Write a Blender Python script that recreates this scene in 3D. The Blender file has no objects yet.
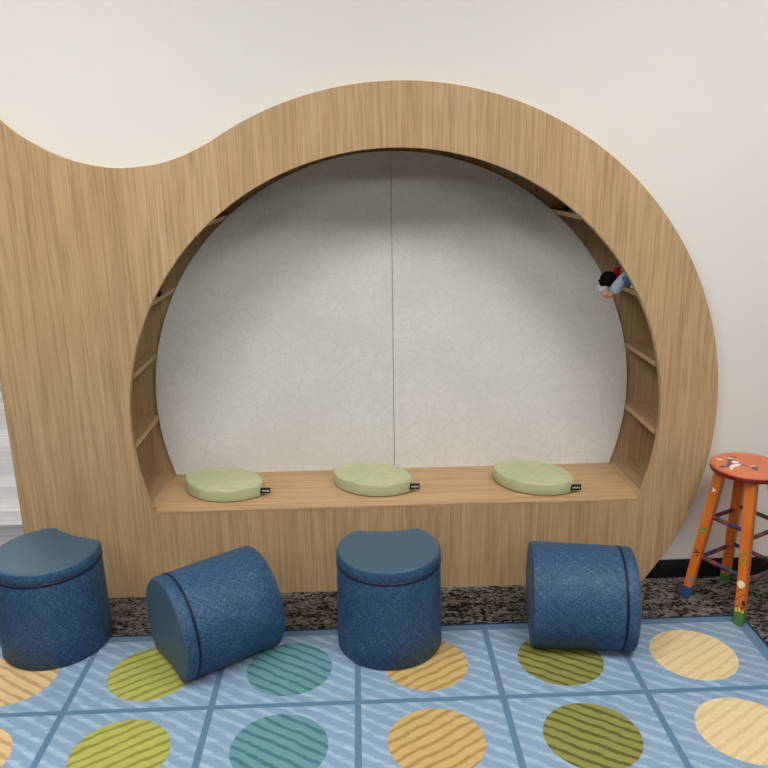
import bpy, bmesh, math, random
from mathutils import Vector, Matrix
from mathutils.geometry import tessellate_polygon
random.seed(7)
PI = math.pi
scene = bpy.context.scene
COL = scene.collection

# ------------------------------------------------------------------ camera
PITCH, YAW, ROLL = math.radians(15.684), math.radians(1.815), math.radians(-0.881)
cp, sp, cy_, sy_ = math.cos(PITCH), math.sin(PITCH), math.cos(YAW), math.sin(YAW)
fwd = Vector((sy_*cp, cy_*cp, -sp)); rt = Vector((cy_, -sy_, 0)); up = rt.cross(fwd)
rt2 = math.cos(ROLL)*rt + math.sin(ROLL)*up; up2 = -math.sin(ROLL)*rt + math.cos(ROLL)*up
cam = bpy.data.objects.new('camera', bpy.data.cameras.new('camera'))
cam.data.sensor_width = 36.0; cam.data.lens = 760.8/768*36.0; cam.data.clip_start = 0.05
m = Matrix.Identity(4)
for i, v in enumerate((rt2, up2, -fwd)):
    for j in range(3): m[j][i] = v[j]
m.translation = (0, 0, 1.5); cam.matrix_world = m
COL.objects.link(cam); scene.camera = cam

# ------------------------------------------------------------------ world, exposure
w = bpy.data.worlds.new('world'); scene.world = w; w.use_nodes = True
w.node_tree.nodes['Background'].inputs[0].default_value = (0.9, 0.93, 1.0, 1)
w.node_tree.nodes['Background'].inputs[1].default_value = 0.2
vs = scene.view_settings
vs.view_transform = 'Standard'; vs.look = 'None'; vs.gamma = 1.0; vs.use_curve_mapping = False
vs.exposure = 0.0
LIGHT_STRENGTH = 19.2
LIGHT_COLOR = (1.0, 0.985, 0.965)
# ceiling lamps: x, y of the centre of each 1.2 x 0.6 m panel
LAMPS = [(-1.05, 1.14), (1.25, 1.14), (-3.4, 1.14), (-1.05, -1.5), (1.25, -1.5), (-2.6, 4.6)]
CEIL = 2.72

# ------------------------------------------------------------------ helpers
def s2l(c): return tuple(((v/255.0)/12.92 if v/255.0 <= .04045 else ((v/255.0+.055)/1.055)**2.4) for v in c)
class NT:
    def __init__(s, name, rough=.6, spec=.3):
        s.m = bpy.data.materials.new(name); s.m.use_nodes = True; s.t = s.m.node_tree
        s.b = s.t.nodes['Principled BSDF']; s.b.inputs['Roughness'].default_value = rough
        s.b.inputs['Specular IOR Level'].default_value = spec
    def n(s, typ, **kw):
        nd = s.t.nodes.new('ShaderNode'+typ)
        for k, v in kw.items():
            if hasattr(nd, k): setattr(nd, k, v)
            else: nd.inputs[k.replace('_', ' ')].default_value = v
        return nd
    def l(s, a, b): s.t.links.new(a, b)
    def coords(s, kind='Object', scale=(1, 1, 1), rot=(0, 0, 0), loc=(0, 0, 0)):
        tc = s.n('TexCoord'); mp = s.n('Mapping')
        mp.inputs['Scale'].default_value = scale; mp.inputs['Rotation'].default_value = rot; mp.inputs['Location'].default_value = loc
        s.l(tc.outputs[kind], mp.inputs[0]); return mp.outputs[0]
    def noise(s, vec, scale=1, detail=3, rough=.5, dist=0):
        nd = s.n('TexNoise', Scale=scale, Detail=detail, Roughness=rough, Distortion=dist); s.l(vec, nd.inputs['Vector']); return nd.outputs['Fac']
    def ramp(s, fac, stops):
        nd = s.n('ValToRGB'); e = nd.color_ramp.elements
        while len(e) < len(stops): e.new(.5)
        for q, (p, c) in zip(e, stops):
            q.position = p; q.color = tuple(c)+(1,) if len(c) == 3 else c
        s.l(fac, nd.inputs[0]); return nd.outputs[0]
    def mix(s, fac, a, b, mode='MIX'):
        nd = s.n('MixRGB', blend_type=mode)
        for i, v in ((0, fac), (1, a), (2, b)):
            if hasattr(v, 'links'): s.l(v, nd.inputs[i])
            elif i == 0: nd.inputs[0].default_value = v
            else: nd.inputs[i].default_value = tuple(v)+(1,)
        return nd.outputs[0]
    def math(s, op, a, b=0.0):
        nd = s.n('Math', operation=op)
        for i, v in ((0, a), (1, b)):
            if hasattr(v, 'links'): s.l(v, nd.inputs[i])
            else: nd.inputs[i].default_value = v
        return nd.outputs[0]
    def color(s, c):
        if hasattr(c, 'links'): s.l(c, s.b.inputs['Base Color'])
        else: s.b.inputs['Base Color'].default_value = tuple(c)+(1,)
        return s
    def bump(s, h, strength=.3, dist=.002):
        nd = s.n('Bump', Strength=strength, Distance=dist); s.l(h, nd.inputs['Height']); s.l(nd.outputs[0], s.b.inputs['Normal']); return s
M = {}
def plain(name, rgb, rough=.6, spec=.3):
    t = NT(name, rough, spec).color(s2l(rgb)); M[name] = t.m; return t.m

def wood(name, axis=2, light=(199, 170, 131), dark=(168, 138, 100)):
    t = NT(name, .5, .3)
    def gr(f, g): return [g if i == axis else f for i in range(3)]
    v1 = t.coords('Object', gr(95, 1.9)); v2 = t.coords('Object', gr(8, .25)); v3 = t.coords('Object', gr(210, 5))
    a = t.noise(v1, 1, 4, .6); b = t.noise(v2, 1, 3, .5); c = t.noise(v3, 1, 2, .5)
    f = t.math('ADD', t.math('MULTIPLY', a, .65), t.math('MULTIPLY', b, .35))
    base = t.ramp(f, [(.30, s2l(dark)), (.5, s2l([(p+q)/2 for p, q in zip(light, dark)])), (.70, s2l(light))])
    pores = t.ramp(c, [(.32, (.78, .75, .72)), (.52, (1, 1, 1)), (.68, (1.05, 1.05, 1.05))])
    t.color(t.mix(1.0, base, pores, 'MULTIPLY')); t.bump(c, .12, .001); M[name] = t.m; return t.m
wood('oak_vertical'); wood('oak_along_x', 0, (205, 173, 132), (176, 143, 103)); wood('oak_along_y', 1)
plain('dark_reveal', (74, 60, 46))

t = NT('painted_wall', .85, .2); n1 = t.noise(t.coords('Object', (90, 90, 90)), 1, 2)
t.color(s2l((224, 220, 212))); t.bump(n1, .05, .001); M['wall'] = t.m
plain('ceiling_white', (205, 203, 199), .9, .1)
plain('baseboard_black', (22, 21, 22), .5, .3)

t = NT('wallcover', .8, .2)
tc = t.n('TexCoord'); sep = t.n('SeparateXYZ'); cmb = t.n('CombineXYZ'); t.l(tc.outputs['Object'], sep.inputs[0])
t.l(sep.outputs[0], cmb.inputs[0]); t.l(sep.outputs[2], cmb.inputs[1])
lines = None; a_w = .0013
for sc, off in ((24, 0), (15, 3.3), (19, 8.1)):
    mp = t.n('Mapping'); mp.inputs['Location'].default_value = (off, off*1.7, 0); t.l(cmb.outputs[0], mp.inputs[0])
    vo = t.n('TexVoronoi', feature='DISTANCE_TO_EDGE', voronoi_dimensions='2D', Scale=sc); t.l(mp.outputs[0], vo.inputs['Vector'])
    vr = t.n('MapRange'); vr.inputs['From Min'].default_value = 0.0; vr.inputs['From Max'].default_value = a_w*sc
    t.l(vo.outputs['Distance'], vr.inputs['Value'])
    lines = vr.outputs[0] if lines is None else t.math('MINIMUM', lines, vr.outputs[0])
fine = t.noise(t.coords('Object', (6, 6, 6)), 1, 3)
basec = t.ramp(fine, [(.35, s2l((219, 217, 211))), (.65, s2l((226, 224, 219)))])
t.color(t.mix(lines, s2l((208, 206, 197)), basec)); t.bump(lines, .25, .001); M['wallcover'] = t.m

t = NT('carpet', .95, .1)
a = t.noise(t.coords('Object', (62, 84, 70)), 1, 4, .65, .6); b = t.noise(t.coords('Object', (14, 30, 14)), 1, 3, .6, .8); c = t.noise(t.coords('Object', (420, 420, 420)), 1, 1)
f = t.math('ADD', t.math('MULTIPLY', a, .62), t.math('MULTIPLY', b, .38))
colr = t.ramp(f, [(.44, s2l((26, 23, 24))), (.475, s2l((70, 63, 61))), (.52, s2l((118, 110, 104))), (.60, s2l((146, 138, 130)))])
t.color(t.mix(.35, colr, t.ramp(c, [(.3, (.25, .25, .25)), (.7, (1, 1, 1))]), 'MULTIPLY'))
t.bump(t.math('ADD', c, a), .9, .006); M['carpet'] = t.m

def rugmat(name, base, streak, ang, amount=1.0, scale=1.0, lo=.66, hi=1.0, brk=.55):
    t = NT(name, .95, .05)
    wv = t.n('TexWave', wave_type='BANDS', bands_direction='Y', wave_profile='SIN')
    wv.inputs['Scale'].default_value = 9.0*scale; wv.inputs['Distortion'].default_value = 2.4
    wv.inputs['Detail'].default_value = 3; wv.inputs['Detail Scale'].default_value = 1.1; wv.inputs['Detail Roughness'].default_value = .62
    t.l(t.coords('Object', (1, 1, 1), (0, 0, -ang)), wv.inputs['Vector'])
    br = t.noise(t.coords('Object', (9, 60, 9), (0, 0, -ang)), 1, 3, .6)
    f = t.math('MULTIPLY', wv.outputs['Fac'], t.ramp(br, [(.25, (brk, brk, brk)), (.6, (1.1, 1.1, 1.1))]))
    msk = t.math('MULTIPLY', t.ramp(f, [(lo, (0, 0, 0)), (hi, (1, 1, 1))]), amount)
    g = t.noise(t.coords('Object', (300, 300, 300)), 1, 2)
    g2 = t.noise(t.coords('Object', (25, 60, 25), (0, 0, -ang)), 1, 3)
    cc = t.mix(msk, s2l(base), s2l(streak))
    cc = t.mix(.25, cc, t.ramp(g2, [(.3, (.72, .72, .72)), (.7, (1.15, 1.15, 1.15))]), 'MULTIPLY')
    t.color(t.mix(.3, cc, t.ramp(g, [(.3, (.5, .5, .5)), (.65, (1.2, 1.2, 1.2))]), 'MULTIPLY'))
    t.bump(t.math('ADD', g, t.math('MULTIPLY', msk, .4)), .5, .003); M[name] = t.m
A35 = math.radians(33)
rugmat('rug_blue', (133, 160, 185), (166, 189, 208), -A35, .85, .86, .42, .98, .4)
CIRC = [('tan', (211, 183, 137), (184, 151, 104), -A35, 1, 'light tan circle'), ('lime', (172, 173, 92), (138, 138, 66), A35, 1, 'lime green circle'),
        ('teal', (104, 148, 154), (72, 116, 128), -A35, 1, 'teal circle'), ('gold', (198, 168, 112), (168, 136, 82), A35, 1, 'golden yellow circle'),
        ('olive', (140, 138, 76), (96, 96, 46), -A35, 1, 'olive green circle'), ('cream', (222, 200, 154), (202, 178, 132), A35, .6, 'pale cream circle')]
for nme, a_, b_, an, am, _ in CIRC: rugmat('rug_'+nme, a_, b_, an, am, 1.05, .56, .92, .8)
t = NT('rug_line', .95, .05); g = t.noise(t.coords('Object', (300, 300, 300)), 1, 2)
t.color(t.mix(.3, s2l((94, 123, 147)), t.ramp(g, [(.3, (.5, .5, .5)), (.65, (1.2, 1.2, 1.2))]), 'MULTIPLY')); M['rug_line'] = t.m
plain('rug_binding', (44, 58, 84), .9, .1)

t = NT('pouf_fabric', .55, .35)
uv = t.coords('UV', (1, 1, 1))
hat = None
for ang, sd in ((math.radians(40), 0), (math.radians(-40), 5)):
    for sc in (60, 28):
        mp = t.n('Mapping'); mp.inputs['Rotation'].default_value = (0, 0, ang); mp.inputs['Scale'].default_value = (sc*4, sc*.3, 1); mp.inputs['Location'].default_value = (sd, sd, 0)
        rot = t.n('VectorRotate', rotation_type='Z_AXIS'); rot.inputs['Angle'].default_value = ang; t.l(uv, rot.inputs['Vector'])
        mp.inputs['Rotation'].default_value = (0, 0, 0); t.l(rot.outputs[0], mp.inputs[0])
        h = t.noise(mp.outputs[0], 1, 2, .5); hat = h if hat is None else t.math('ADD', hat, h)
hat = t.math('MULTIPLY', hat, .25)
sp_ = t.noise(t.coords('Object', (240, 240, 240)), 1, 2, .6)
cc = t.ramp(hat, [(.35, s2l((34, 63, 91))), (.5, s2l((43, 76, 106))), (.66, s2l((68, 101, 129)))])
cc = t.mix(.75, cc, t.ramp(sp_, [(.33, (.30, .33, .38)), (.5, (.9, .92, .95)), (.66, (1.9, 1.8, 1.7))]), 'MULTIPLY')
t.color(cc); t.bump(t.math('ADD', sp_, hat), .35, .002); M['pouf_fabric'] = t.m
t = NT('pouf_vinyl', .5, .3); g = t.noise(t.coords('Object', (500, 500, 500)), 1, 2)
t.color(s2l((62, 88, 106))); t.bump(g, .12, .001); M['pouf_vinyl'] = t.m
plain('pouf_piping', (14, 26, 50), .5, .3)

t = NT('cushion_vinyl', .38, .4); g = t.noise(t.coords('Object', (14, 22, 14)), 1, 3, .5, .8)
t.color(t.ramp(g, [(.3, s2l((178, 182, 142))), (.7, s2l((189, 192, 152)))])); t.bump(g, .35, .008); M['cushion_vinyl'] = t.m
plain('cushion_piping', (120, 124, 78), .6); plain('tag_black', (18, 18, 20), .6); plain('tag_white', (205, 205, 205), .6); plain('tag_grey', (150, 160, 165), .5)

def paint(name, c1, c2, rough=.35):
    t = NT(name, rough, .5); g = t.noise(t.coords('Object', (30, 30, 8)), 1, 3)
    t.color(t.ramp(g, [(.3, s2l(c1)), (.7, s2l(c2))])); M[name] = t.m
paint('paint_orange', (200, 98, 24), (218, 120, 42)); paint('paint_seat', (200, 106, 62), (212, 120, 78)); paint('paint_red', (124, 22, 26), (150, 32, 34))
paint('paint_blue', (30, 62, 120), (52, 88, 150)); paint('paint_green', (40, 98, 38), (86, 138, 60))
for nme, c in (('decal_white', (235, 232, 228)), ('decal_grey', (96, 92, 100)), ('decal_dark', (40, 34, 38)), ('decal_green', (86, 150, 62)), ('decal_yellow', (226, 196, 96)), ('decal_cream', (238, 222, 176)), ('decal_lilac', (140, 128, 160)), ('decal_olive', (150, 120, 40)), ('decal_maroon', (90, 26, 30))): plain(nme, c, .45)
t = NT('paint_bands', .4, .4)
v = t.coords('Object', (1, 1, 62)); sx = t.n('SeparateXYZ'); t.l(v, sx.inputs[0]); fl = t.math('FLOOR', sx.outputs[2]); wn = t.n('TexWhiteNoise', noise_dimensions='1D'); t.l(fl, wn.inputs['W'])
rp = t.n('ValToRGB'); rp.color_ramp.interpolation = 'CONSTANT'; e = rp.color_ramp.elements; e.new(.5); e.new(.7)
for q, (p, c) in zip(e, ((0, (160, 40, 48)), (.36, (44, 52, 112)), (.62, (58, 84, 52)), (.84, (70, 44, 52)))): q.position = p; q.color = s2l(c)+(1,)
t.l(wn.outputs['Value'], rp.inputs[0]); t.color(rp.outputs[0]); M['paint_bands'] = t.m

for i, c in enumerate(((212, 210, 211), (172, 168, 170), (228, 226, 226), (148, 145, 149))):
    t = NT('plank_%d' % i, .5, .3); g = t.noise(t.coords('Object', (2.2, 40, 40)), 1, 4, .6)
    t.color(t.ramp(g, [(.3, s2l([k-22 for k in c])), (.65, s2l([min(255, k+10) for k in c]))])); M['plank%d' % i] = t.m
plain('threshold', (52, 50, 52), .6)
for nme, c in (('doll_skin', (196, 142, 104)), ('doll_hair', (24, 18, 16)), ('doll_red', (150, 20, 30)), ('doll_blue', (176, 194, 212)), ('doll_denim', (84, 112, 150)), ('doll_greyhair', (196, 192, 184)), ('doll_cream', (206, 188, 160)), ('plush_maroon', (70, 22, 30)), ('plush_black', (26, 20, 22)), ('doll_shoe', (232, 232, 232))):
    t = NT(nme, .85, .1); g = t.noise(t.coords('Object', (120, 120, 120)), 1, 2); t.color(t.mix(.3, s2l(c), t.ramp(g, [(.3, (.5, .5, .5)), (.7, (1.2, 1.2, 1.2))]), 'MULTIPLY')); t.bump(g, .4, .002); M[nme] = t.m
t = NT('lamp_diffuser'); t.b.inputs['Emission Color'].default_value = LIGHT_COLOR+(1,); t.b.inputs['Emission Strength'].default_value = LIGHT_STRENGTH; M['lamp'] = t.m
plain('lamp_frame', (235, 235, 235))

def mesh_obj(name, verts, faces, mat, parent=None, smooth=False, uvs=None, loc=(0, 0, 0)):
    me = bpy.data.meshes.new(name); me.from_pydata([tuple(v) for v in verts], [], faces); me.validate()
    if uvs:
        ul = me.uv_layers.new(name='UVMap')
        for lp in me.loops: ul.data[lp.index].uv = uvs[lp.vertex_index]
    if smooth is not False:
        for p in me.polygons: p.use_smooth = True
    o = bpy.data.objects.new(name, me); COL.objects.link(o)
    me.materials.append(M[mat] if isinstance(mat, str) else mat)
    o.location = loc
    if parent: o.parent = parent
    if smooth not in (False, True): me.set_sharp_from_angle(angle=math.radians(smooth))
    return o
def bm_obj(name, bm, mat, parent=None, smooth=False):
    bmesh.ops.recalc_face_normals(bm, faces=bm.faces)
    me = bpy.data.meshes.new(name); bm.to_mesh(me); bm.free()
    if smooth is not False:
        for p in me.polygons: p.use_smooth = True
        if smooth is not True: me.set_sharp_from_angle(angle=math.radians(smooth))
    o = bpy.data.objects.new(name, me); COL.objects.link(o); me.materials.append(M[mat])
    if parent: o.parent = parent
    return o
def box(name, lo, hi, mat, parent=None, bevel=0):
    bm = bmesh.new(); bmesh.ops.create_cube(bm, size=1)
    for v in bm.verts: v.co = Vector([(lo[i]+hi[i])/2+v.co[i]*(hi[i]-lo[i]) for i in range(3)])
    if bevel: bmesh.ops.bevel(bm, geom=bm.edges[:], offset=bevel, segments=2, affect='EDGES', profile=.5)
    return bm_obj(name, bm, mat, parent, 40 if bevel else False)
def prism(name, outer, holes, y0, y1, mat, parent=None):
    """2-D outline in x,z with holes, extruded from y0 to y1."""
    loops = [outer]+holes
    tris = tessellate_polygon([[Vector((x, z, 0)) for x, z in lp] for lp in loops])
    flat = [p for lp in loops for p in lp]; n = len(flat)
    verts = [(x, y0, z) for x, z in flat]+[(x, y1, z) for x, z in flat]
    faces = [tuple(f) for f in tris]+[tuple(i+n for i in reversed(f)) for f in tris]
    k = 0
    for lp in loops:
        L = len(lp)
        for i in range(L): j = (i+1) % L; faces.append((k+i, k+j, k+j+n, k+i+n))
        k += L
    bm = bmesh.new(); bv = [bm.verts.new(v) for v in verts]
    for f in faces:
        try: bm.faces.new([bv[i] for i in f])
        except ValueError: pass
    return bm_obj(name, bm, mat, parent, 30)
def empty(name, loc, rotz=0, rot=None):
    o = bpy.data.objects.new(name, None); COL.objects.link(o); o.location = loc; o.rotation_euler = rot or (0, 0, rotz); o.empty_display_size = .05; return o
def tag(o, label=None, cat=None, group=None, kind=None):
    if label: o['label'] = label
    if cat: o['category'] = cat
    if group: o['group'] = group
    if kind: o['kind'] = kind
    return o
def struct(o, label=None): return tag(o, label, kind='structure')

# ------------------------------------------------------------------ room shell
PY0, PY1 = 2.517, 2.542          # front and back of the oak face panel; the wall stands at PY1
BY = 2.862                       # face of the grey back panels in the niche
CX, CZ, RI = .128, .643, .9265    # niche opening
OX, OZ, RO = .142, .656, 1.1115  # outer round of the panel
XL = -1.215                      # left end of the wall and panel
BENCH = .341
XW0, XW1, YREAR, YFAR = -5.2, 3.8, -7.5, 7.2
struct(box('floor', (XW0, YREAR, -.05), (XW1, 2.85, 0), 'carpet'), 'dark mottled grey carpet floor')
struct(box('ceiling', (XW0, YREAR, CEIL), (XW1, YFAR, CEIL+.05), 'ceiling_white'), 'white ceiling above the room')
ceiling = bpy.data.objects['ceiling']
for x, y in LAMPS:
    l_ = box('light_panel', (x-.6, y-.3, CEIL-.012), (x+.6, y+.3, CEIL-.004), 'lamp', ceiling)
    for a, b in (((x-.63, y-.33), (x-.6, y+.33)), ((x+.6, y-.33), (x+.63, y+.33)), ((x-.6, y-.33), (x+.6, y-.3)), ((x-.6, y+.3), (x+.6, y+.33))):
        box('light_frame', (a[0], a[1], CEIL-.018), (b[0], b[1], CEIL), 'lamp_frame', ceiling)
# wall with the niche opening
hole = []
for i in range(160):
    a = 2*PI*i/160; r = 1.0
    if math.sin(a) < 0: r = min(r, (CZ-.31)/-math.sin(a))
    hole.append((CX+r*math.cos(a), CZ+r*math.sin(a)))
struct(prism('wall_back', [(XL, 0), (XW1, 0), (XW1, CEIL), (XL, CEIL)], [hole], PY1, PY1+.012, 'wall'), 'off-white painted wall behind the oak nook')
struct(box('wall_end', (XL, PY1+.012, 0), (XL+.012, 2.96, CEIL), 'wall'), 'end of the off-white wall beside the plank floor')
struct(box('wall_behind', (XL, 2.96, 0), (XW1, 2.972, CEIL), 'wall'), 'back face of the niche wall')
plain('wall_taupe', (88, 80, 73), .9, .1)
struct(box('wall_left', (XW0-.05, YREAR, 0), (XW0, YFAR, CEIL), 'wall_taupe')); struct(box('wall_right', (XW1, YREAR, 0), (XW1+.05, YFAR, CEIL), 'wall'))
struct(box('wall_rear', (XW0, YREAR-.05, 0), (XW1, YREAR, CEIL), 'wall_taupe')); struct(box('wall_far', (XW0, YFAR, 0), (XW1, YFAR+.05, CEIL), 'wall'))
xb = OX+math.sqrt(RO**2-(OZ-.037)**2)
struct(box('baseboard_back', (1.035, PY1-.008, 0), (XW1, PY1, .074), 'baseboard_black', None, .002), 'black rubber baseboard along the off-white wall')
# grey plank floor beyond the end of the wall
pf = struct(box('floor_planks', (XW0, 2.862, -.05), (XW1, YFAR, -.006), 'threshold'), 'pale grey wood plank floor beyond the end of the wall')
struct(box('trim_1', (XW0, 2.85, -.05), (XW1, 2.862, .003), 'threshold'), 'dark metal strip between carpet and plank floor')
PW = .149; plank_me = {}
for r in range(29):
    off = (r*.47) % 1.2
    for c in range(3):
        x0 = XL-.02-1.2*(c)+off-1.2+.9
        k = random.choice((0, 0, 1, 2, 2, 3))
        if k not in plank_me:
            o = box('plank', (-.599, .0008, -.006), (.599, PW-.0008, 0), 'plank%d' % k, pf, .001); plank_me[k] = o.data
        else:
            o = bpy.data.objects.new('plank', plank_me[k]); COL.objects.link(o); o.parent = pf
        o.location = (x0, 2.863+r*PW, 0)

# ------------------------------------------------------------------ reading nook
nook = tag(empty('reading_nook', (CX, PY0, 0)), 'large round oak reading nook with bench and side shelves built into the wall', 'reading nook')
def N(o):       # parent while keeping world coordinates
    o.parent = nook; o.matrix_parent_inverse = Matrix.Translation((-CX, -PY0, 0)); return o
outer = []
a0 = math.asin(-OZ/RO)                       # circle meets the floor on the right
a1 = math.atan2(1.60-OZ, -.452-OX)           # circle meets the wave on the left
for i in range(121): a = a0+(a1-a0)*i/120; outer.append((OX+RO*math.cos(a), OZ+RO*math.sin(a)))
# wave: smooth curve through points of the top-left edge
wave = [(-.519, 1.563), (-.583, 1.540), (-.647, 1.526), (-.756, 1.519), (-.863, 1.536), (-.952, 1.568), (-1.037, 1.616), (-1.092, 1.661), (-1.16, 1.735), (-1.215, 1.815)]
pts = [outer[-2], outer[-1]]+wave+[(-1.26, 1.9)]
def cr(p0, p1, p2, p3, t):
    return tuple(.5*((2*p1[k])+(-p0[k]+p2[k])*t+(2*p0[k]-5*p1[k]+4*p2[k]-p3[k])*t*t+(-p0[k]+3*p1[k]-3*p2[k]+p3[k])*t**3) for k in (0, 1))
for i in range(1, len(pts)-2):
    for s in range(1, 9): outer.append(cr(pts[i-1], pts[i], pts[i+1], pts[i+2], s/8))
outer += [(XL, 0)]
HB = BENCH-.012
def chord(z, r=RI): return math.sqrt(r*r-(z-CZ)**2)
b0 = math.asin((HB-CZ)/RI)
inner = [(CX+RI*math.cos(b0+(PI-2*b0)*i/140), CZ+RI*math.sin(b0+(PI-2*b0)*i/140)) for i in range(141)]
N(prism('front_panel', outer, [inner], PY0, PY1, 'oak_vertical'))
NX0, NX1, NZ1 = CX-1.16, CX+1.16, 1.60
bw = chord(BENCH)
N(box('bench_top', (CX-bw, PY1+.013, HB), (CX+bw, BY+.0115, BENCH), 'oak_along_x', None, .0008))
for sgn in (-1, 1):
    xs = sorted((CX+sgn*(bw+.0006), CX+sgn*(bw+.034))); N(box('bench_trim', (xs[0], PY1+.013, HB), (xs[1], BY+.0115, BENCH), 'oak_along_y', None, .0012))
    xs = sorted((CX+sgn*(bw+.0346), CX+sgn*1.16)); N(box('cubby_floor', (xs[0], PY1+.013, HB), (xs[1], BY+.0115, BENCH-.0015), 'oak_along_y'))
hw = chord(HB)
N(box('bench_edge', (CX-hw+.001, PY0-.0005, HB), (CX+hw-.001, PY1+.013, BENCH), 'oak_along_x', None, .0012))
N(box('cubby_back', (NX0, BY+.012, BENCH-.01), (NX1, BY+.024, NZ1), 'oak_vertical'))
N(box('cubby_side', (NX0-.018, PY1+.013, BENCH), (NX0, BY+.024, NZ1), 'oak_vertical')); N(box('cubby_side', (NX1, PY1+.013, BENCH), (NX1+.018, BY+.024, NZ1), 'oak_vertical'))
N(box('cubby_roof', (NX0, PY1+.013, NZ1), (NX1, BY+.024, NZ1+.018), 'oak_along_x'))
# grey wallcovered back boards, one each side of the seam
RB = RI-.003
c0 = math.asin((BENCH-CZ)/RB)
for sgn, lab in ((-1, 'left'), (1, 'right')):
    half = [(CX+sgn*.0012, BENCH)]
    for i in range(81):
        a = c0+(PI/2-c0)*i/80; half.append((CX+sgn*max(.0012, RB*math.cos(a)), CZ+RB*math.sin(a)))
    tag(N(prism('back_board', half, [], BY, BY+.011, 'wallcover')), 'pale grey back board with a fine line pattern')
SHELF = [.590, .841, 1.093, 1.352]
shelf_edge = {}
for sgn in (-1, 1):
    for z in SHELF:
        tk = .020
        xi, xj = chord(z), chord(z-tk); xo = (NX1-CX) if sgn > 0 else (CX-NX0)
        prof = [(xi, z), (xo, z), (xo, z-tk), (xj, z-tk)]
        N(prism('shelf', [(CX+sgn*x, zz) for x, zz in prof], [], PY1+.013, BY+.0115, 'oak_along_y'))

# ------------------------------------------------------------------ rug
RX0, RX1, RY1, ROWS, PX_, PYP = -1.353, 1.292, 2.264, 5, .4262, .3395
GX0, GY1 = -1.309, 2.229
RY0 = GY1-ROWS*PYP-.035
RT = .006
rug = tag(empty('area_rug', ((RX0+RX1)/2, (RY0+RY1)/2, 0)), 'light blue area rug with a grid of coloured circles', 'rug')
rc = Vector(rug.location)
def P(o): o.parent = rug; o.matrix_parent_inverse = Matrix.Translation(-rc); return o
P(box('rug_base', (RX0, RY0, 0), (RX1, RY1, RT), 'rug_blue', None, .002))
LW = .0095
for i in range(1, 6): P(box('grid_line', (GX0+i*PX_-LW, RY0+.03, RT-.001), (GX0+i*PX_+LW, GY1, RT+.0006), 'rug_line'))
for i in range(1, ROWS): P(box('grid_line', (GX0, GY1-i*PYP-LW*.9, RT-.001), (RX1-.04, GY1-i*PYP+LW*.9, RT+.0007), 'rug_line'))
for lo, hi in (((RX0, GY1, 0), (RX1, RY1-.006, 0)), ((RX0, RY0+.006, 0), (RX1, RY0+.035, 0)), ((RX0+.006, RY0+.035, 0), (GX0, GY1, 0)), ((RX1-.042, RY0+.035, 0), (RX1-.006, GY1, 0))):
    P(box('border', (lo[0], lo[1], RT-.001), (hi[0], hi[1], RT+.0009), 'rug_line'))
for lo, hi in (((RX0-.002, RY1-.006), (RX1+.002, RY1+.002)), ((RX0-.002, RY0-.002), (RX1+.002, RY0+.006)), ((RX0-.002, RY0), (RX0+.006, RY1)), ((RX1-.006, RY0), (RX1+.002, RY1))):
    P(box('binding', (lo[0], lo[1], 0), (hi[0], hi[1], RT+.0016), 'rug_binding', None, .001))
for ci, (nme, _, _, _, _, lab) in enumerate(CIRC):
    for r in range(ROWS):
        x, y = GX0+(ci+.5)*PX_, GY1-(r+.5)*PYP
        n = 64; vs_ = [(x+.1325*math.cos(2*PI*k/n), y+.1325*math.sin(2*PI*k/n)*.985, RT+.0008) for k in range(n)]
        vs_ += [(p[0], p[1], RT-.001) for p in vs_]
        o = mesh_obj('circle', vs_, [tuple(range(n))]+[(k, (k+1) % n, (k+1) % n+n, k+n)[::-1] for k in range(n)], 'rug_'+nme)
        tag(P(o), lab)

# ------------------------------------------------------------------ poufs
PR, PH = .166, .322
NW = .103                        # half width of the concave bite in its side
ND = math.sqrt(PR*PR-NW*NW)      # distance from the axis to the bite's chord
def pouf_outline(r, n=120):
    """rounded disc with a shallow concave bite towards +x"""
    k = r/PR; nw, nd = NW*k, ND*k; out = []
    half = math.atan2(nw, nd)
    for i in range(n+1):
        a = half+(2*PI-2*half)*i/n; out.append((r*math.cos(a), r*math.sin(a)))
    sag = .016*k; R2 = (nw*nw+sag*sag)/(2*sag); b = math.asin(nw/R2)
    for i in range(1, 24):
        a = -b+2*b*i/24; out.append((nd-sag+(R2-R2*math.cos(a)), R2*math.sin(a)))
    # soften the two corners
    for _ in range(3):
        out = [((out[i-1][0]+2*out[i][0]+out[(i+1) % len(out)][0])/4, (out[i-1][1]+2*out[i][1]+out[(i+1) % len(out)][1])/4) for i in range(len(out))]
    return out
base_outline = pouf_outline(PR)
LEN = len(base_outline)
ULEN = [0.0]
for i in range(LEN): p, q = base_outline[i], base_outline[(i+1) % LEN]; ULEN.append(ULEN[-1]+math.hypot(p[0]-q[0], p[1]-q[1]))
def inset(d):
    """outline moved inward by d along its normals"""
    out = []
    for i in range(LEN):
        p, q = base_outline[i-1], base_outline[(i+1) % LEN]; tx, ty = q[0]-p[0], q[1]-p[1]; L = math.hypot(tx, ty)
        out.append((base_outline[i][0]-ty/L*d, base_outline[i][1]+tx/L*d))
    return out
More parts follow.
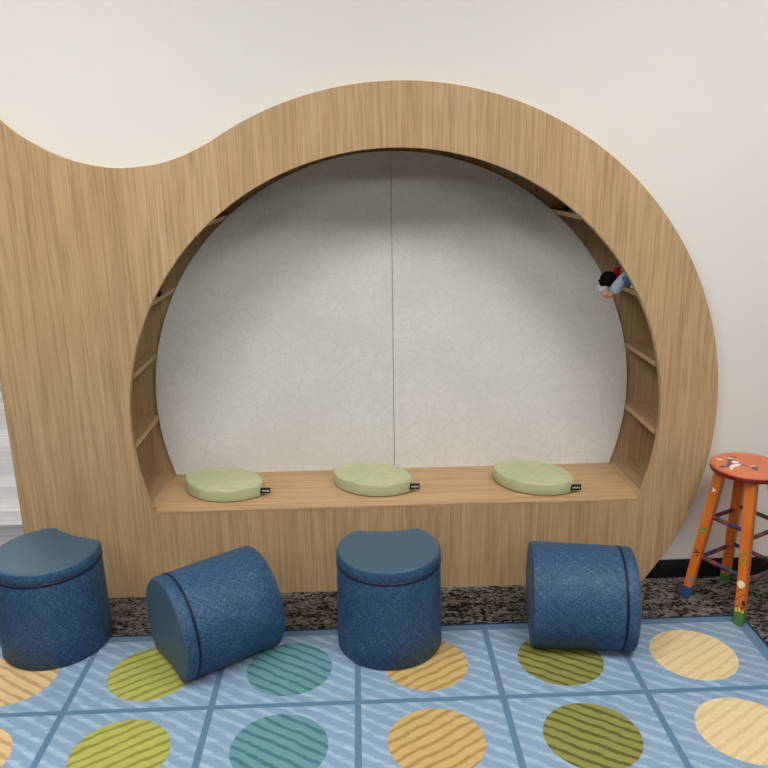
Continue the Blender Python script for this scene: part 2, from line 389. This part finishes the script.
def loft(name, rings, mat, parent, cap0=False, cap1=False, smooth=True):
    verts, uvs, faces = [], [], []
    v_ = 0
    for k, (d, z) in enumerate(rings):
        if k: v_ += math.hypot(d-rings[k-1][0], z-rings[k-1][1])
        o = inset(min(d, .008))
        if d > .008: o = [(px*(1-(d-.008)/PR), py*(1-(d-.008)/PR)) for px, py in o]
        for i in range(LEN+1):
            x, y = o[i % LEN]; verts.append((x, y, z)); uvs.append((ULEN[i], v_))
    W = LEN+1
    for k in range(len(rings)-1):
        for i in range(LEN): faces.append((k*W+i, k*W+i+1, (k+1)*W+i+1, (k+1)*W+i))
    if cap0: faces.append(tuple(reversed(range(LEN))))
    if cap1: faces.append(tuple((len(rings)-1)*W+i for i in range(LEN)))
    return mesh_obj(name, verts, faces, mat, parent, smooth, uvs)
def make_pouf(loc, label, rotz=0, rot=None):
    p = tag(empty('pouf', loc, rotz, rot), label, 'pouf', 'blue foam poufs')
    s = -.0025
    loft('body', [(.006, 0), (.0015, .0015), (s, .006), (s*.7, .1), (.0, .2), (.0015, .272), (.003, .2785)], 'pouf_fabric', p, False, False, 45)
    loft('base_cover', [(.02, -.0004), (.006, 0), (.003, .001)], 'pouf_vinyl', p, True, False, 45)
    loft('piping', [(.006, .2757), (.001, .2770), (-.0008, .281), (.001, .2850), (.006, .2863)], 'pouf_piping', p)
    loft('lid_band', [(.003, .2835), (.0015, .2875), (.001, .30), (.0015, .311), (.004, .3165)], 'pouf_fabric', p)
    loft('lid_top', [(.004, .3160), (.0055, .3185), (.0085, .3205), (.013, .3218), (.03, .323), (.07, .3245)], 'pouf_vinyl', p, False, True)
    return p
FZ = RT+.0012
make_pouf((-1.028, 2.255, FZ), 'blue pouf standing on the rug corner beside the nook\'s left end, bite facing the wall', math.radians(61)).scale = (1.015, 1.015, 1.04)
make_pouf((.076, 2.194, FZ), 'upright blue pouf centred before the bench, between two tipped-over poufs', math.radians(90)).scale = (1.01, 1.01, 1.055)
HL = ND-.0070
def lying_rot(yaw, lid):         # the pouf's own z (towards its lid) points along yaw, its bite (+x) points down
    z = Vector((math.cos(yaw), math.sin(yaw), 0)); x = Vector((0, 0, -1)); y = z.cross(x)
    mm = Matrix((x, y, z)).transposed(); return mm.to_euler()
def lay(cx, cy, yaw, label):
    d = Vector((math.cos(yaw), math.sin(yaw), 0))*PH/2
    d *= 1.02; make_pouf((cx-d.x, cy-d.y, FZ+HL*1.02+.0076), label, rot=lying_rot(yaw, 1)).scale = (1.02, 1.02, 1.02)
lay(-.488, 2.174, math.radians(35+180), 'blue pouf tipped on its side over a lime circle, smooth lid facing into the room')
lay(.704, 2.200, math.radians(-8.5), 'blue pouf tipped on its side over an olive circle, lid facing the stool')

# ------------------------------------------------------------------ cushions
def leaf(n=48, a=.160, b=.110):
    pts_ = []
    for i in range(n):
        t = 2*PI*i/n; c, s = math.cos(t), math.sin(t)
        pts_.append((a*math.copysign(abs(c)**1.0, c), b*math.copysign(abs(s)**1.30, s)))
    return pts_
def make_cushion(x, y, ang, label):
    c = tag(empty('seat_cushion', (x, y, BENCH+.0008), ang), label, 'cushion', 'green leaf cushions on the bench')
    L = leaf(72); n = len(L); Hc = .050
    rings = [(.90, .0), (.975, .0015), (.995, .006), (1.005, .02), (1.005, .041), (.997, .0462), (.980, .0490), (.94, Hc), (.8, Hc+.0008), (.6, Hc+.0012), (.3, Hc+.0015)]
    verts, faces = [], []
    for k, (s, z) in enumerate(rings):
        for i, (px, py) in enumerate(L):
            wv = .0012*math.sin(px*70+py*25+x*9)+.0008*math.sin(py*110-px*40) if z > .04 else 0
            verts.append((px*s, py*s, z+wv))
    for k in range(len(rings)-1):
        for i in range(n): j = (i+1) % n; faces.append((k*n+i, k*n+j, (k+1)*n+j, (k+1)*n+i))
    faces.append(tuple(reversed(range(n)))); faces.append(tuple((len(rings)-1)*n+i for i in range(n)))
    mesh_obj('cover', verts, faces, 'cushion_vinyl', c, True)
    # piping round the lower edge
    verts, faces = [], []
    for i, (px, py) in enumerate(L):
        r0 = math.hypot(px, py)
        for q in range(6):
            a = 2*PI*q/6; k = 1+(.0022*math.cos(a))/r0; verts.append((px*k*.985, py*k*.985, .0032+.0022*math.sin(a)))
    for i in range(n):
        for q in range(6): j = (i+1) % n; q2 = (q+1) % 6; faces.append((i*6+q, j*6+q, j*6+q2, i*6+q2))
    mesh_obj('piping', verts, faces, 'cushion_piping', c, True)
    # woven side tag with a line of light lettering too small to read
    tg = box('tag', (-.004, -.0012, -.011), (.036, .0012, .011), 'tag_black', c, .0005)
    tg.location = (.1585, -.0125, .024); tg.rotation_euler = (math.radians(-14), 0, -ang)
    pts_ = [(.004+i*.0021, .0028*math.sin(i*2.4)+.0012*math.sin(i*5.1)-.001) for i in range(14)]
    verts, faces = [], []
    for px, pz in pts_: verts += [(px, -.0015, pz-.0016), (px, -.0015, pz+.0016)]
    for i in range(len(pts_)-1): faces.append((2*i, 2*i+2, 2*i+3, 2*i+1))
    mk = mesh_obj('tag_lettering', verts, faces, 'tag_white', tg)
make_cushion(-.524, 2.685, math.radians(-20), 'pale green leaf-shaped cushion on the bench, nearest the left shelves')
make_cushion(.036, 2.698, math.radians(-25), 'pale green leaf-shaped cushion in the middle of the bench, below the seam')
make_cushion(.645, 2.672, math.radians(-36), 'pale green leaf-shaped cushion on the bench, nearest the shelves beside the stool')

# ------------------------------------------------------------------ painted stool
SX, SY, SZ, SR = 1.304, 2.360, .525, .120
stool = tag(empty('wooden_stool', (SX, SY, 0)), 'hand-painted orange wooden stool with banded rungs by the off-white wall', 'stool')
def lathe(name, prof, mat, parent, n=48, loc=(0, 0, 0)):
    verts, faces = [], []
    for r, z in prof:
        for i in range(n): a = 2*PI*i/n; verts.append((r*math.cos(a), r*math.sin(a), z))
    for k in range(len(prof)-1):
        for i in range(n): j = (i+1) % n; faces.append((k*n+i, k*n+j, (k+1)*n+j, (k+1)*n+i))
    faces.append(tuple(reversed(range(n)))); faces.append(tuple((len(prof)-1)*n+i for i in range(n)))
    return mesh_obj(name, verts, faces, mat, parent, 50, loc=loc)
lathe('seat', [(.1, SZ-.0085), (.1193, SZ-.0085), (.1192, SZ-.006), (.1175, SZ-.0022), (.115, SZ-.0006), (.108, SZ), (.05, SZ-.001)], 'paint_seat', stool)
lathe('seat_rim', [(.112, SZ-.026), (.1175, SZ-.024), (SR, SZ-.018), (SR, SZ-.0084)], 'paint_red', stool)
ANG0 = math.radians(73)
dirs = [(math.cos(ANG0+k*PI/2), math.sin(ANG0+k*PI/2)) for k in range(4)]     # back, left, front, right
def legp(k, z):
    r = .153+(.082-.153)*z/(SZ-.025); return Vector((dirs[k][0]*r, dirs[k][1]*r, z))
FOOT = ['paint_green', 'paint_blue', 'paint_green', 'paint_green']
def leg_mesh(name, k, z0, z1, w0, w1, mat, grow=0):
    qa = ANG0+k*PI/2+PI/4+math.radians(15); d = Vector((math.cos(qa), math.sin(qa), 0)); s = Vector((-d.y, d.x, 0)); verts, faces = [], []
    for z, h in ((z0, w0/2+grow), (z1, w1/2+grow)):
        c = legp(k, z); ch = h*.16
        for u, v in ((h, -h+ch), (h, h-ch), (h-ch, h), (-h+ch, h), (-h, h-ch), (-h, -h+ch), (-h+ch, -h), (h-ch, -h)): verts.append(c+d*u+s*v)
    for i in range(8): j = (i+1) % 8; faces.append((i, j, j+8, i+8))
    faces += [tuple(reversed(range(8))), tuple(range(8, 16))]
    return mesh_obj(name, verts, faces, mat, None)
for k in range(4):
    z0 = RT+.0022 if k == 2 else 0      # the front foot stands on the rug's corner
    lg = leg_mesh('leg', k, z0+.0008, SZ-.024, .029, .035, 'paint_orange'); lg.parent = stool
    ft = leg_mesh('painted_foot', k, z0, (.034, .046, .046, .04)[k]+z0, .029, .0295, FOOT[k], .0006); ft.parent = lg
    ft['label'] = 'leg end painted '+FOOT[k].split('_')[1]
def rung(k0, k1, z):
    a, b = legp(k0, z), legp(k1, z); L = (b-a).length; n = 12; verts, faces = [], []
    for t in (0, L):
        for i in range(n): q = 2*PI*i/n; verts.append((.0075*math.cos(q), .0075*math.sin(q), t))
    for i in range(n): j = (i+1) % n; faces.append((i, j, j+n, i+n))
    o = mesh_obj('rung', verts, faces, 'paint_bands', stool, True); o.location = a; o.rotation_euler = (b-a).to_track_quat('Z', 'Y').to_euler()
for zz in ((.155, .168, .150, .166), (.311, .324, .297, .326)):
    for k in range(4): rung(k, (k+1) % 4, zz[k])
def decal(name, polys, mat, parent, xf, th=.0006):
    """flat painted motif: polygons in 2-D placed by xf"""
    for poly in polys: mesh_obj(name, [xf(x, y) for x, y in poly], [tuple(range(len(poly)))], mat, parent)
def seat_xf(x, y): return Vector((x, y, SZ+.0009))
def blob(cx, cy, rx, ry, ang=0, n=14):
    return [(cx+rx*math.cos(2*PI*i/n)*math.cos(ang)-ry*math.sin(2*PI*i/n)*math.sin(ang), cy+rx*math.cos(2*PI*i/n)*math.sin(ang)+ry*math.sin(2*PI*i/n)*math.cos(ang)) for i in range(n)]
decal('painted_motif', [blob(-.052, -.012, .030, .009, .5), blob(-.036, .020, .013, .009), blob(-.076, -.036, .010, .006, 1.2), blob(-.077, .048, .012, .006, -.6)], 'decal_white', stool, seat_xf)
decal('painted_motif', [blob(-.062, .008, .024, .008, .9), blob(-.044, .038, .014, .008), blob(-.100, -.020, .013, .006, .3), blob(.002, -.040, .010, .022, -.2), blob(-.020, .066, .016, .005, -.7), blob(-.085, -.016, .016, .004, -.3), blob(-.020, -.010, .018, .003, -1.0)], 'decal_grey', stool, seat_xf)
decal('painted_motif', [blob(.006, -.020, .010, .004), blob(-.036, .052, .008, .004, -.4)], 'decal_white', stool, lambda x, y: Vector((x, y, SZ+.0013)))
decal('painted_motif', [blob(.03+.018*math.cos(i*1.1), .02+.022*math.sin(i*1.1), .004, .0025, i) for i in range(6)], 'decal_olive', stool, seat_xf)
def leg_xf(k, z, side, face):
    """point on a leg's face whose normal points along the angle face; side runs along the face"""
    d = Vector((math.cos(face), math.sin(face), 0)); s = Vector((-d.y, d.x, 0)); h = (.029+.006*z/SZ)/2+.0008
    return legp(k, z)+d*h+s*side
F210, F300 = math.radians(225), math.radians(315)
LEGS = [o for o in stool.children if o.name.startswith('leg')]
def leg_decal(k, face, z, motif, mat): decal('painted_motif', motif, mat, LEGS[k], lambda x, y: leg_xf(k, z+y*1.25, x*1.25, face))
leg_decal(1, F210, .425, [[(-.006, .010), (.0, .004), (.007, .002), (.002, -.003), (-.006, -.006), (-.003, .0)]], 'decal_white')
leg_decal(1, F210, .270, [blob(.003, .006, .006, .004, .5), blob(.004, -.006, .005, .004, -.5), blob(-.005, .004, .004, .003), blob(-.004, -.006, .004, .003)], 'decal_green')
leg_decal(1, F210, .185, [blob(0, 0, .010, .0025, .3), blob(-.003, .006, .006, .002, -1), blob(.004, -.008, .005, .002, 1.0)], 'decal_maroon')
leg_decal(1, F210, .075, [blob(.004, 0, .006, .011, .4)], 'decal_lilac')
leg_decal(2, F210, .238, [blob(.008*math.cos(i), .018*math.sin(i*1.7), .0035, .005, i) for i in range(7)], 'decal_olive')
leg_decal(2, F210, .150, [blob(0, 0, .010, .011)], 'decal_cream')
leg_decal(2, F210, .098, [blob(.008*math.sin(i*2.1), -.035+i*.007, .0018, .0022) for i in range(11)], 'decal_dark')
leg_decal(2, F210, .078, [blob(.010, .008, .005, .008, .3), blob(.006, -.006, .004, .004)], 'decal_maroon')
leg_decal(2, F210, .056, [blob(-.008, .003, .003, .007), blob(.001, .005, .003, .008), blob(.009, .002, .003, .006)], 'decal_yellow')
leg_decal(2, F300, .315, [blob(.004, .01, .003, .009), blob(.0, -.008, .003, .006)], 'decal_green')

# ------------------------------------------------------------------ toys on the shelves
def ball(bm, c, r, sc=(1, 1, 1), rot=None, seg=16):
    mt = Matrix.Translation(c) @ (rot.to_matrix().to_4x4() if rot else Matrix.Identity(4)) @ Matrix.Diagonal((r*sc[0], r*sc[1], r*sc[2], 1))
    bmesh.ops.create_uvsphere(bm, u_segments=seg, v_segments=seg//2+2, radius=1, matrix=mt)
def capsule(bm, pts_, radii, n=12):
    pts_ = [Vector(p) for p in pts_]; prev = None; first = None
    for i, p in enumerate(pts_):
        d = (pts_[min(i+1, len(pts_)-1)]-pts_[max(i-1, 0)]).normalized(); u = d.orthogonal().normalized() if prev is None else (pu-d*pu.dot(d)).normalized(); pu = u; v = d.cross(u)
        ring = [bm.verts.new(p+(u*math.cos(2*PI*k/n)+v*math.sin(2*PI*k/n))*radii[i]) for k in range(n)]
        if prev:
            for k in range(n): bm.faces.new((prev[k], prev[(k+1) % n], ring[(k+1) % n], ring[k]))
        else: first = ring
        prev = ring
    bm.faces.new(first[::-1]); bm.faces.new(prev)
S3 = SHELF[2]
def place(root, o): o.parent = root; o.matrix_parent_inverse = Matrix.Translation(-Vector(root.location)); return o
def part(root, name, mat, balls=(), tubes=(), rot=None):
    bm = bmesh.new()
    for b in balls: ball(bm, *b)
    for tb in tubes: capsule(bm, *tb)
    return place(root, bm_obj(name, bm, mat, None, True))
dA = tag(empty('doll', (.985, 2.72, S3)), 'small black-haired doll in a red top lying on a side shelf', 'doll', None)
part(dA, 'head', 'doll_skin', [((.897, 2.706, S3+.020), .022)])
part(dA, 'hair', 'doll_hair', [((.894, 2.694, S3+.022), .029, (1, 1, .95)), ((.876, 2.692, S3+.008), .013, (1.1, .9, 1)), ((.867, 2.690, S3+.016), .008, (1.4, .9, .7)), ((.908, 2.700, S3+.006), .016)])
part(dA, 'red_top', 'doll_red', [], [([(.916, 2.712, S3+.026), (.934, 2.72, S3+.036), (.975, 2.725, S3+.034), (1.02, 2.73, S3+.028)], [.014, .023, .026, .024])])
part(dA, 'arm', 'doll_cream', [((.944, 2.665, S3+.064), .010)], [([(.950, 2.700, S3+.048), (.946, 2.682, S3+.060), (.944, 2.666, S3+.064)], [.011, .010, .009])])
part(dA, 'leg', 'doll_cream', [], [([(1.02, 2.72, S3+.026), (1.06, 2.72, S3+.018), (1.11, 2.72, S3+.012)], [.015, .013, .011])])
part(dA, 'leg', 'doll_cream', [], [([(1.02, 2.745, S3+.026), (1.06, 2.75, S3+.018), (1.11, 2.752, S3+.012)], [.015, .013, .011])])
dB = tag(empty('doll', (.985, 2.63, S3)), 'small grey-haired doll in pale blue hanging over the shelf edge', 'doll', None)
part(dB, 'head', 'doll_skin', [((.872, 2.62, S3-.022), .017, (1.45, 1, .8))])
part(dB, 'hair', 'doll_greyhair', [((.853, 2.625, S3-.008), .011, (1.2, 1, .8)), ((.843, 2.628, S3+.002), .007), ((.860, 2.62, S3-.004), .009)])
part(dB, 'dress', 'doll_blue', [], [([(.888, 2.615, S3-.017), (.897, 2.615, S3-.004), (.910, 2.615, S3+.018), (.928, 2.62, S3+.040), (.950, 2.63, S3+.046)], [.017, .020, .018, .015, .012])])
part(dB, 'sleeve', 'doll_denim', [], [([(.918, 2.612, S3+.034), (.930, 2.602, S3+.024), (.944, 2.597, S3+.016)], [.011, .013, .011])])
part(dB, 'shoe', 'doll_shoe', [((.947, 2.590, S3+.0075), .0062, (1.5, 1, .8))])
part(dB, 'leg', 'doll_cream', [], [([(.950, 2.63, S3+.046), (.975, 2.64, S3+.040), (1.0, 2.645, S3+.012)], [.010, .010, .009])])
# dark soft toys mostly hidden by the panel
def plush(loc, mat, label):
    r = tag(empty('plush_toy', loc), label, 'soft toy'); x, y, z = loc
    part(r, 'body', mat, [((x, y, z+.034), .034, (1.1, 1, 1))]); part(r, 'head', mat, [((x, y-.012, z+.078), .025)])
    part(r, 'ear', mat, [((x-.018, y-.010, z+.099), .009)]); part(r, 'ear', mat, [((x+.018, y-.010, z+.099), .009)])
    part(r, 'paw', mat, [((x-.032, y-.026, z+.012), .012, (1, 1.4, 1))]); part(r, 'paw', mat, [((x+.032, y-.026, z+.012), .012, (1, 1.4, 1))])
plush((-.722, 2.66, SHELF[2]), 'plush_black', 'small blackish soft toy on a shelf across from the dolls, mostly hidden')
plush((.775, 2.76, SHELF[3]), 'plush_maroon', 'small dark maroon soft toy on the uppermost shelf above the dolls')
